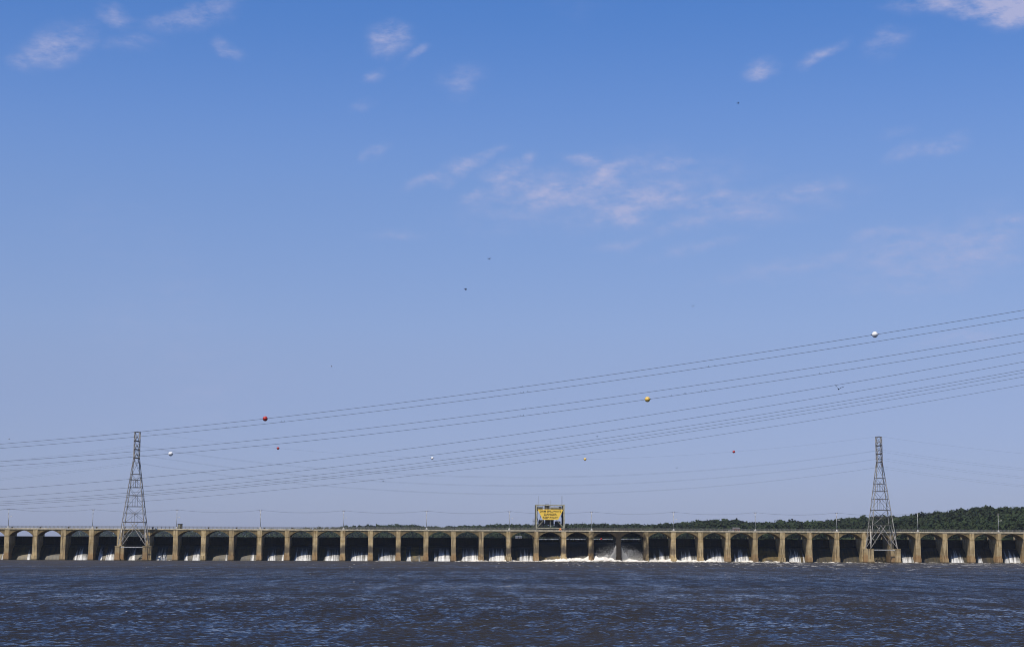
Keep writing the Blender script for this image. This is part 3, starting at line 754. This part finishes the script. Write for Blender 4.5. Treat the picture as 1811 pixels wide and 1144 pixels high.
for z, nm in zip(ARMS, ('upper', 'middle', 'lower')):
    for dy, sd in ((-5.6, 'near'), (5.6, 'far')): tower_line(dy, z - 2.3, 14.6, f'faint {nm} conductor cable on the {sd} arms of the lattice towers', 'conductors between the lattice towers', .018)

NEAR = [  # measured heights of the ten near cables at x = 0, 160, 400, 700, 1000, 1300, 1500, 1811
    (785, 771.5, 748, 712.8, 673.5, 629.9, 599.8, 548.2), (792.6, 779.3, 756.7, 723.2, 684.2, 642.4, 611.8, 561.5), (815.8, 804.3, 783.6, 751.4, 713.1, 670.7, 641, 589.8),
    (823.9, 813.4, 793.9, 762.6, 725.6, 683.7, 653.7, 603.5), (864.9, 853.3, 830.9, 795.7, 755.6, 709.7, 677.7, 622.8), (878.9, 867.5, 846.1, 812.3, 772.7, 727.4, 694.6, 639.3),
    (886.8, 876.4, 856, 823.4, 784.7, 739.9, 708.3, 653.7), (890.6, 880.3, 860.7, 829.2, 791.2, 745.6, 713.5, 658.5), (893.5, 883.5, 864, 832.5, 795.2, 751, 719.5, 665.7), (901.5, 891.7, 874, 844.1, 807.9, 764.4, 733, 680)]
NX = np.array([0, 160, 400, 700, 1000, 1300, 1500, 1811.])
ORD = ['topmost', 'second', 'third', 'fourth', 'fifth', 'sixth', 'seventh', 'eighth', 'ninth', 'lowest']
near_fn = []
for i, ysv in enumerate(NEAR):
    Y0 = 425 + (i % 2) * 6 + i * 2.
    hx, hz = [], []
    for px, py in zip(NX, ysv):
        d = ray(px, py); tt = Y0 / (d.y + .55 * d.x); hx.append(d.x * tt); hz.append(CAM_H + d.z * tt)
    co = np.polyfit(hx, hz, 2)
    near_fn.append((co, Y0))
    xs = np.linspace(-330, 330, 90)
    pts = [(x, Y0 - .55 * x, float(np.polyval(co, x))) for x in xs]
    wire('power_cable', pts, .046 - .0016 * i, f'dark power cable crossing the sky, {ORD[i]} of the ten near lines' if i in (0, 9) else f'dark power cable crossing the sky, {ORD[i]} from top of ten near lines', group='near power cables sloping across the river')
def on_near(i, px):
    co, Y0 = near_fn[i]; d = ray(px, 700); x = Y0 * d.x / (d.y + .55 * d.x)
    return Vector((x, Y0 - .55 * x, float(np.polyval(co, x))))

# ------------------------------------------------------------------ marker balls
def ball_mesh(name, mat):
    bm = bmesh.new(); bmesh.ops.create_uvsphere(bm, u_segments=24, v_segments=16, radius=.69)
    for v_ in bm.verts:                                      # flanged seam where the halves bolt together
        if abs(v_.co.z) < .02: v_.co.x *= 1.035; v_.co.y *= 1.035
    me = bpy.data.meshes.new(name); bm.to_mesh(me); bm.free(); me.polygons.foreach_set('use_smooth', [True] * len(me.polygons)); me.materials.append(M[mat]); return me
BM_ = {c: ball_mesh('shell', c) for c in ('red', 'whitep', 'yellow')}
clamp_me = MB().tube((-.95, 0, 0), (.95, 0, 0), .09, n=6).mesh('cable_clamp'); clamp_me.materials.append(M['wire'])
def marker(p, c, label, ang, sc_=1.):
    e = empty('marker_ball', p, ang); e.scale = (sc_,) * 3; tag(e, label, 'marker ball', 'aerial marker balls on the cables')
    obj('shell', BM_[c], parent=e); obj('cable_clamp', clamp_me, parent=e)
a_near = math.atan(-.55)
marker(on_near(0, 470), 'red', 'large red marker ball on the topmost near power cable', a_near)
marker(on_near(0, 1550), 'whitep', 'large white marker ball high on the right of the topmost cable', a_near)
marker(on_near(3, 305), 'whitep', 'white marker ball beside the left lattice tower', a_near, .97)
marker(on_near(3, 1145), 'yellow', 'large amber yellow marker ball on the fourth power cable', a_near, .97)
for px, c, lb in ((488, 'red', 'small dark red marker ball right of the left lattice tower'), (763, 'whitep', 'small white marker ball low in the sky, centre left'),
                  (1035, 'yellow', 'small yellow marker ball above the danger sign'), (1300, 'red', 'small bright red marker ball left of the right lattice tower')):
    xl = dam_x_of(px, YT); t = (xl - xt1) / (xt2 - xt1)
    p = dam_pt(xl, YT, WZ + .3 - 13.0 * 4 * t * (1 - t)); marker(p, c, lb, PHI, .98)

# ------------------------------------------------------------------ poles on the deck
shaft_me = MB().tube((0, 0, DECK - .05), (0, 0, DECK + 9.4), .17, .10, 10).mesh('shaft', True); shaft_me.materials.append(M['pole'])
base_me = MB().tube((0, 0, DECK - .05), (0, 0, DECK + .9), .62, .30, 12).mesh('base'); base_me.materials.append(M['polebase'])
arm_me = MB().box(-.7, .7, -.07, .07, DECK + 9.0, DECK + 9.16).tube((-.55, 0, DECK + 9.16), (-.55, 0, DECK + 9.4), .08, .05, 6).tube((.55, 0, DECK + 9.16), (.55, 0, DECK + 9.4), .08, .05, 6).mesh('crossarm'); arm_me.materials.append(M['cabin'])
br_me = MB().box(-.12, .12, -.10, .10, DECK + 6.7, DECK + 7.7).mesh('cable_box'); br_me.materials.append(M['cabin'])
larm_me = MB().tube((.1, 0, DECK + 5.4), (1.15, -.2, DECK + 5.75), .05, .05, 6).mesh('lamp_arm'); larm_me.materials.append(M['pole'])
lamp_me = MB().prism([(1.0, DECK + 5.62), (1.75, DECK + 5.70), (1.7, DECK + 5.95), (1.05, DECK + 5.92)], 'y', -.42, .02).mesh('lamp_head'); lamp_me.materials.append(M['polebase'])
ordn = ['first', 'second', 'third', 'fourth', 'fifth', 'sixth', 'seventh', 'eighth', 'ninth', 'tenth', 'eleventh', 'twelfth', 'thirteenth']
for i in range(13):
    k = 3 * i; lamp = i % 2 == 0
    e = empty('utility_pole', dam_pt(kx(k) + .25, .95, 0), PHI)
    tag(e, f"slender grey {'lamp' if lamp else 'utility'} pole on the dam deck, {ordn[i]} pole from the left", 'pole', 'poles along the dam deck')
    obj('shaft', shaft_me, parent=e); obj('base', base_me, parent=e); obj('crossarm', arm_me, parent=e); obj('cable_box', br_me, parent=e)
    if lamp: la = obj('lamp_arm', larm_me, parent=e); obj('lamp_head', lamp_me, parent=la)
for j, (dx, dz, sg) in enumerate(((-.55, 9.42, 1.1), (.55, 9.42, 1.35))):
    pts = []
    for i in range(-1, 13):
        a_, b_ = dam_pt(kx(3 * i) + .25 + dx, .95, DECK + dz), dam_pt(kx(3 * i + 3) + .25 + dx, .95, DECK + dz)
        pts += span3(a_, b_, sg, 10)[(0 if i == -1 else 1):]
    wire('service_cable', pts, .022, f"thin {'tighter' if j == 0 else 'slacker'} service cable running from pole to pole above the deck", group='service cables above the deck')
# dark control cabin beside the third pole
cb = empty('control_cabin', dam_pt(kx(6) + 1.9, 1.6, DECK - .05), PHI); tag(cb, 'small dark control cabin on the deck beside the third pole', 'cabin')
MB().box(-1.05, 1.05, -.9, .9, 0, 2.25).build('wall', M['cabin'], cb); MB().box(-1.2, 1.2, -1.05, 1.05, 2.251, 2.45).build('roof', M['cranedark'], cb)
MB().box(-.75, .15, -.96, -.901, .1, 2.0).build('door', M['crane'], cb)

# ------------------------------------------------------------------ gantry crane and its sign
gx0, gx1 = dam_x_of(948.5, .6), dam_x_of(997.5, .6); gw = gx1 - gx0
G = empty('gantry_crane', dam_pt((gx0 + gx1) / 2, 0, DECK - .05), PHI); tag(G, 'olive steel gantry crane on rails above the raised gates', 'crane')
h = gw / 2; GH = 12.9; yf, yb = .65, 6.6
for sx in (-1, 1):
    bar('column', (sx * h, yf, .35), (sx * h, yf, GH), .68, 'crane', G); bar('column', (sx * (h + .02), yb, .35), (sx * (h + .02), yb, GH), .85, 'cranedark', G)
    bar('side_beam', (sx * h, yf, GH - .4), (sx * h, yb, GH - .4), .45, 'cranedark', G); bar('side_beam', (sx * h, yf, .5), (sx * h, yb, .5), .5, 'cranedark', G)
    bar('side_brace', (sx * h, yf, .7), (sx * h, yb, 7.), .25, 'cranedark', G); bar('side_brace', (sx * h, yb, .7), (sx * h, yf, 7.), .25, 'cranedark', G)
    bar('side_panel', (sx * (h - .55), yb - .4, 3.2), (sx * (h - .55), yb - .4, 12.2), .62, 'cranedark', G)
    bar('diagonal_brace', (sx * (h - .2), yf, 1.3), (sx * h * .52, yf, 4.6), .24, 'crane', G)
    for yy in (yf, yb): MB().tube((sx * h - .2, yy, .19), (sx * h + .2, yy, .19), .19, n=12).build('wheel', M['cranedark'], G)
    bar('antenna', (sx * (h - 1.0), yf + .5, GH), (sx * (h - 1.0), yf + .5, GH + 4.3), .10 if sx < 0 else .22, 'rail', G)
bar('sill_beam', (-h, yf, 1.05), (h, yf, 1.05), .5, 'crane', G); bar('top_beam', (-h - .5, yf, GH - .3), (h + .4, yf, GH - .3), .5, 'crane', G)
bar('top_beam', (-h, yb, GH - .3), (h, yb, GH - .3), .42, 'cranedark', G); bar('mid_post', (0, yf, 1.3), (0, yf, GH - .3), .24, 'crane', G)
bar('platform_rail', (-h, yf + .3, GH - 1.6), (h, yf + .3, GH - 1.6), .14, 'crane', G); bar('platform_rail', (-h, yb, GH - 1.6), (h, yb, GH - 1.6), .14, 'cranedark', G)
for i in range(7): bar('rail_post', (-h + (i + .5) * gw / 7, yf + .3, 10.3), (-h + (i + .5) * gw / 7, yf + .3, GH - .3), .11, 'crane', G)
bar('antenna', (.2, 3, GH), (.2, 3, GH + 2.4), .08, 'rail', G)
MB().box(-h + .3, h - .3, 1.6, yb - .3, 9.9, 10.25).build('machinery_deck', M['cranedark'], G)
MB().box(-2.6, -.2, 2.4, 5.4, 10.251, 12.5).box(-2.4, -.4, 2.6, 5.2, 12.501, 13.1).build('hoist_house', M['cranedark'], G)
MB().tube((.4, 3.6, 11.1), (4.6, 3.6, 11.1), .62, n=14).build('hoist_drum', M['rail'], G); MB().box(4.7, 5.7, 2.6, 4.8, 10.251, 12.0).build('motor', M['cranedark'], G)
MB().box(-6.2, -3.6, 2.8, 4.9, 10.251, 11.7).build('motor', M['cranedark'], G)
MB().box(-2.3, 1.9, 2.6, 5.0, 2.6, 6.4).box(-1.6, 1.2, 2.9, 4.7, 6.401, 9.88).build('lifting_beam', M['cranedark'], G)
for i in range(9): bar('truss_web', (-h + i * gw / 9, yb, 3.2 if i % 2 else 9.7), (-h + (i + 1) * gw / 9, yb, 9.7 if i % 2 else 3.2), .20, 'cranedark', G)
MB().box(-5.6, -2.9, 3.2, 5.4, 2.0, 5.2).build('winch_housing', M['cranedark'], G); MB().box(2.6, 5.4, 3.2, 5.4, 1.6, 4.6).build('winch_housing', M['cranedark'], G)
bar('truss_chord', (-h, yb, 3.2), (h, yb, 3.2), .34, 'cranedark', G); bar('truss_chord', (-h, yb, 4.4), (h, yb, 4.4), .18, 'cranedark', G)
for i in range(11): bar('ladder_rung', (-h - 1.7, 1.2, .5 + i * .5), (-h - 1.0, 1.2, .5 + i * .5), .07, 'rail', G)
for dx in (-1.7, -1.0): bar('ladder_rail', (-h + dx, 1.2, .1), (-h + dx, 1.2, 5.9), .10, 'rail', G)
bar('ladder_platform', (-h - 1.8, 1.2, 4.4), (-h, 1.2, 4.4), .14, 'cranedark', G)
def zc(py): return at(973, py - 3, G.location.y).z - (DECK - .05)
sg = empty('warning_sign', G.location, PHI); tag(sg, 'yellow trapezoid warning sign with black lettering on the gantry crane', 'sign')
mpx = 845.3 / F_PX; cxp = (948.5 + 997.5) / 2
zt, zb = zc(903.3), zc(921.8)
sgn = MB().prism([(-22.6 * mpx, zt), (-13.2 * mpx, zb), (13.8 * mpx, zb), (23.2 * mpx, zt)], 'y', .02, .16); sgn.build('board', M['sign'], sg)
for i in (-1, 1): bar('bracket', (i * 5.2, .161, (zt + zb) / 2 + 1.2), (i * 5.2, .42, (zt + zb) / 2 + 1.2), .2, 'crane', sg)
def lettering(txt, py, wpx, hpx):
    c = bpy.data.curves.new('lettering', 'FONT'); c.body = txt; c.align_x = 'CENTER'; c.align_y = 'CENTER'; c.size = 1; c.extrude = .01; c.offset = .022
    o = bpy.data.objects.new('lettering', c); C.objects.link(o); bpy.context.view_layer.update()
    me = bpy.data.meshes.new_from_object(o.evaluated_get(bpy.context.evaluated_depsgraph_get())); bpy.data.objects.remove(o)
    co = np.zeros(len(me.vertices) * 3); me.vertices.foreach_get('co', co); co = co.reshape(-1, 3)
    mn, mx = co.min(0), co.max(0); co = (co - (mn + mx) / 2); co[:, 0] *= wpx * mpx / (mx[0] - mn[0]); co[:, 1] *= hpx * mpx / (mx[1] - mn[1])
    co2 = np.stack([co[:, 0], -co[:, 2], co[:, 1]], 1) + (.3 * mpx, 0.0, zc(py))
    me.vertices.foreach_set('co', co2.ravel()); me.update(); me.materials.clear(); me.materials.append(M['ink'])
    o = bpy.data.objects.new('lettering', me); C.objects.link(o); o.parent = sg; o['label'] = f'black words {txt}'
lettering('DAM SPILLWAYS', 906.8, 37, 3.4); lettering('DANGER', 912.3, 22.5, 3.6); lettering('KEEP AWAY', 917.8, 26.5, 3.4)
# orange work beacon at the crane's foot
cn = empty('work_beacon', dam_pt(dam_x_of(991, .3), .28, DECK), PHI); tag(cn, 'small orange work beacon at the right foot of the gantry crane', 'beacon')
MB().box(-.75, .75, -.22, .22, 0.05, .32).build('base', M['orange'], cn); MB().tube((0, 0, .321), (0, 0, 1.25), .5, .06, 12).build('cone', M['orange'], cn)
# red buoy in the gap under the third raised gate
bu = empty('buoy', dam_pt(dam_x_of(1063.5, 17), 17, 11.1), PHI); tag(bu, 'tiny red buoy floating in the gap under a raised gate', 'buoy')
MB().tube((0, 0, -.2), (0, 0, .55), .55, .5, 12).tube((0, 0, .55), (0, 0, .95), .5, .12, 12, True).build('float', M['red'], bu)

# ------------------------------------------------------------------ houses beyond the dam
def house(px, Y, zb_, w, dp, hh, rh, wall, label):
    p = at(px, 940, Y); e = empty('house', (p.x, Y, zb_), .1); tag(e, label, 'house', 'houses on the far shore')
    wl = MB().box(-w / 2, w / 2, -dp / 2, dp / 2, -.6, hh).build('wall', M[wall], e)
    MB().prism([(-dp / 2 - .4, hh), (dp / 2 + .4, hh), (0, hh + rh)], 'x', -w / 2 - .3, w / 2 + .3).build('roof', M['roof'], e)
    for s_ in (-.3, .3):
        wn_ = MB().box(s_ * w - .5, s_ * w + .5, -dp / 2 - .06, -dp / 2 - .01, hh * .35, hh * .75).build('window', M['glass'], e)
        MB().box(s_ * w - .6, s_ * w + .6, -dp / 2 - .12, -dp / 2 - .07, hh * .28, hh * .34).build('sill', M['house'], wn_)
    MB().box(-.5, .5, -dp / 2 - .07, -dp / 2 - .01, 0, 2.1).build('door', M['cabin'], e)
ph = at(917, 952, 1600); house(917, 1600, ph.z, 5.4, 5, 1.5, 1.0, 'house', 'white cottage seen through an arch left of the crane')
ph = at(1293, 941.5, 1385); house(1293, 1385, ph.z, 4.2, 4, 1.7, .6, 'house', 'small white shed peeping over the deck beside a red house')
ph = at(1301.5, 941, 1405); house(1301.5, 1405, ph.z, 5.4, 5, 3.3, .8, 'redbrick', 'red brick house peeping over the deck')

# ------------------------------------------------------------------ birds
def bird_mesh(dih, span_):
    b = MB(); n = 8
    for x, r_ in ((-.5, .02), (-.3, .10), (0, .15), (.28, .12), (.42, .09), (.52, .03)):
        for i in range(n): t = 6.2832 * i / n; b.v.append((x, math.cos(t) * r_, math.sin(t) * r_ * .9))
    for k in range(5):
        for i in range(n): j = (i + 1) % n; b.f.append((k * n + i, k * n + j, k * n + n + j, k * n + n + i))
    b.f.append(tuple(range(n))); b.f.append(tuple(range(5 * n, 6 * n)))
    return b
def wing_mesh(s, dih, span_):
    z1, z2 = math.tan(R(dih)) * span_ * .5, math.tan(R(dih * .55)) * span_ * .5
    v = [(.2, s * .1, .06), (-.2, s * .1, .06), (.22, s * span_ * .5, .06 + z1), (-.16, s * span_ * .5, .06 + z1), (0, s * span_, .06 + z1 + z2), (-.2, s * span_ * .96, .06 + z1 + z2)]
    v += [(x, y, z - .035) for x, y, z in v]
    f = [(0, 1, 3, 2), (2, 3, 5, 4), (6, 8, 9, 7), (8, 10, 11, 9), (0, 2, 8, 6), (2, 4, 10, 8), (1, 7, 9, 3), (3, 9, 11, 5), (4, 5, 11, 10), (0, 6, 7, 1)]
    return mesh('wing', v, f)
def bird(px, py, Y, size, rot, dih, label, mat='bird'):
    e = empty('bird', at(px, py, Y)); e.rotation_euler = rot; e.scale = (size,) * 3; tag(e, label, 'bird', 'birds in flight over the river')
    bird_mesh(0, 1).build('body', M[mat], e, smooth=True)
    for s in (-1, 1): obj('wing', wing_mesh(s, dih, .95), M[mat], e)
    t = mesh('tail', [(-.45, -.04, .02), (-.45, .04, .02), (-.82, .13, .0), (-.82, -.13, .0), (-.45, -.04, -.02), (-.45, .04, -.02), (-.82, .13, -.02), (-.82, -.13, -.02)], [(0, 1, 2, 3), (7, 6, 5, 4), (0, 3, 7, 4), (1, 5, 6, 2), (2, 6, 7, 3), (0, 4, 5, 1)])
    obj('tail', t, M[mat], e)
bird(1305, 183, 380, .62, (.1, 0, .3), 12, 'dark bird gliding highest in the right half of the sky')
bird(865, 458, 400, .55, (0, .2, 1.2), 20, 'tiny dark bird above the sky centre, upper of a pair')
bird(823, 512, 380, .66, (.2, .5, .4), 25, 'tiny dark bird mid-sky, lower of a pair')
bird(1225, 542, 400, .55, (0, 0, 1.3), 35, 'tiny dark bird above the amber marker ball')
bird(1483, 688, 300, .85, (.25, .1, 1.35), 42, 'black bird with raised wings among the cables at right')
bird(1056, 772, 420, .45, (0, 0, .8), 25, 'speck of a bird just under the lower near cables')
bird(1197, 827, 450, .4, (0, 0, .5), 15, 'speck of a bird among the sagging tower cables')
bird(678, 851, 430, .42, (0, 0, 1.0), 20, 'speck of a bird over the left half of the dam')
bird(586, 648, 330, .42, (0, 0, .4), 15, 'pale gull high above the left cables', 'gull')
bird(16, 776, 420, .5, (0, 0, .4), 15, 'pale gull at the far left edge by the cables', 'gull')
pb = bird_mesh(0, 1); perched = [(1, 402), (1, 405), (1, 421), (1, 499), (1, 504), (2, 535), (3, 571), (1, 875), (1, 921), (1, 926), (1, 933), (0, 924), (2, 930), (3, 916), (3, 920), (3, 926), (3, 962), (3, 970),
    (3, 1188), (3, 1210), (3, 1213), (3, 1241), (3, 1247), (3, 1256), (1, 1254), (1, 1265), (3, 1302), (3, 1334), (3, 1450), (3, 1470)]
pme = pb.mesh('perched_bird', True); pme.materials.append(M['bird'])
for (li, px) in perched:
    p = on_near(li, px); o = obj('perched_bird', pme, None, None, p + Vector((0, 0, .21))); s_ = random.uniform(.28, .38); o.scale = (s_,) * 3
    o.rotation_euler = (0, -random.uniform(.7, 1.1), random.uniform(-2, 2)); tag(o, 'tiny dark bird perched on one of the upper near power cables', 'bird', 'birds perched on the power cables')

# ------------------------------------------------------------------ the air over the river
HAZE_DENSITY = 0.00003
hz = MB().box(-5200, 5200, -200, 6200, -5, 150).build('haze', None); tag(hz, 'thin summer haze over the river', kind='stuff')
hm = bpy.data.materials.new('summer_haze'); hm.use_nodes = True; hm.node_tree.nodes.clear()
pv = hm.node_tree.nodes.new('ShaderNodeVolumePrincipled'); pv.inputs['Color'].default_value = (.80, .88, 1, 1); pv.inputs['Density'].default_value = HAZE_DENSITY
ho = hm.node_tree.nodes.new('ShaderNodeOutputMaterial'); hm.node_tree.links.new(pv.outputs[0], ho.inputs['Volume'])
hz.data.materials.append(hm)
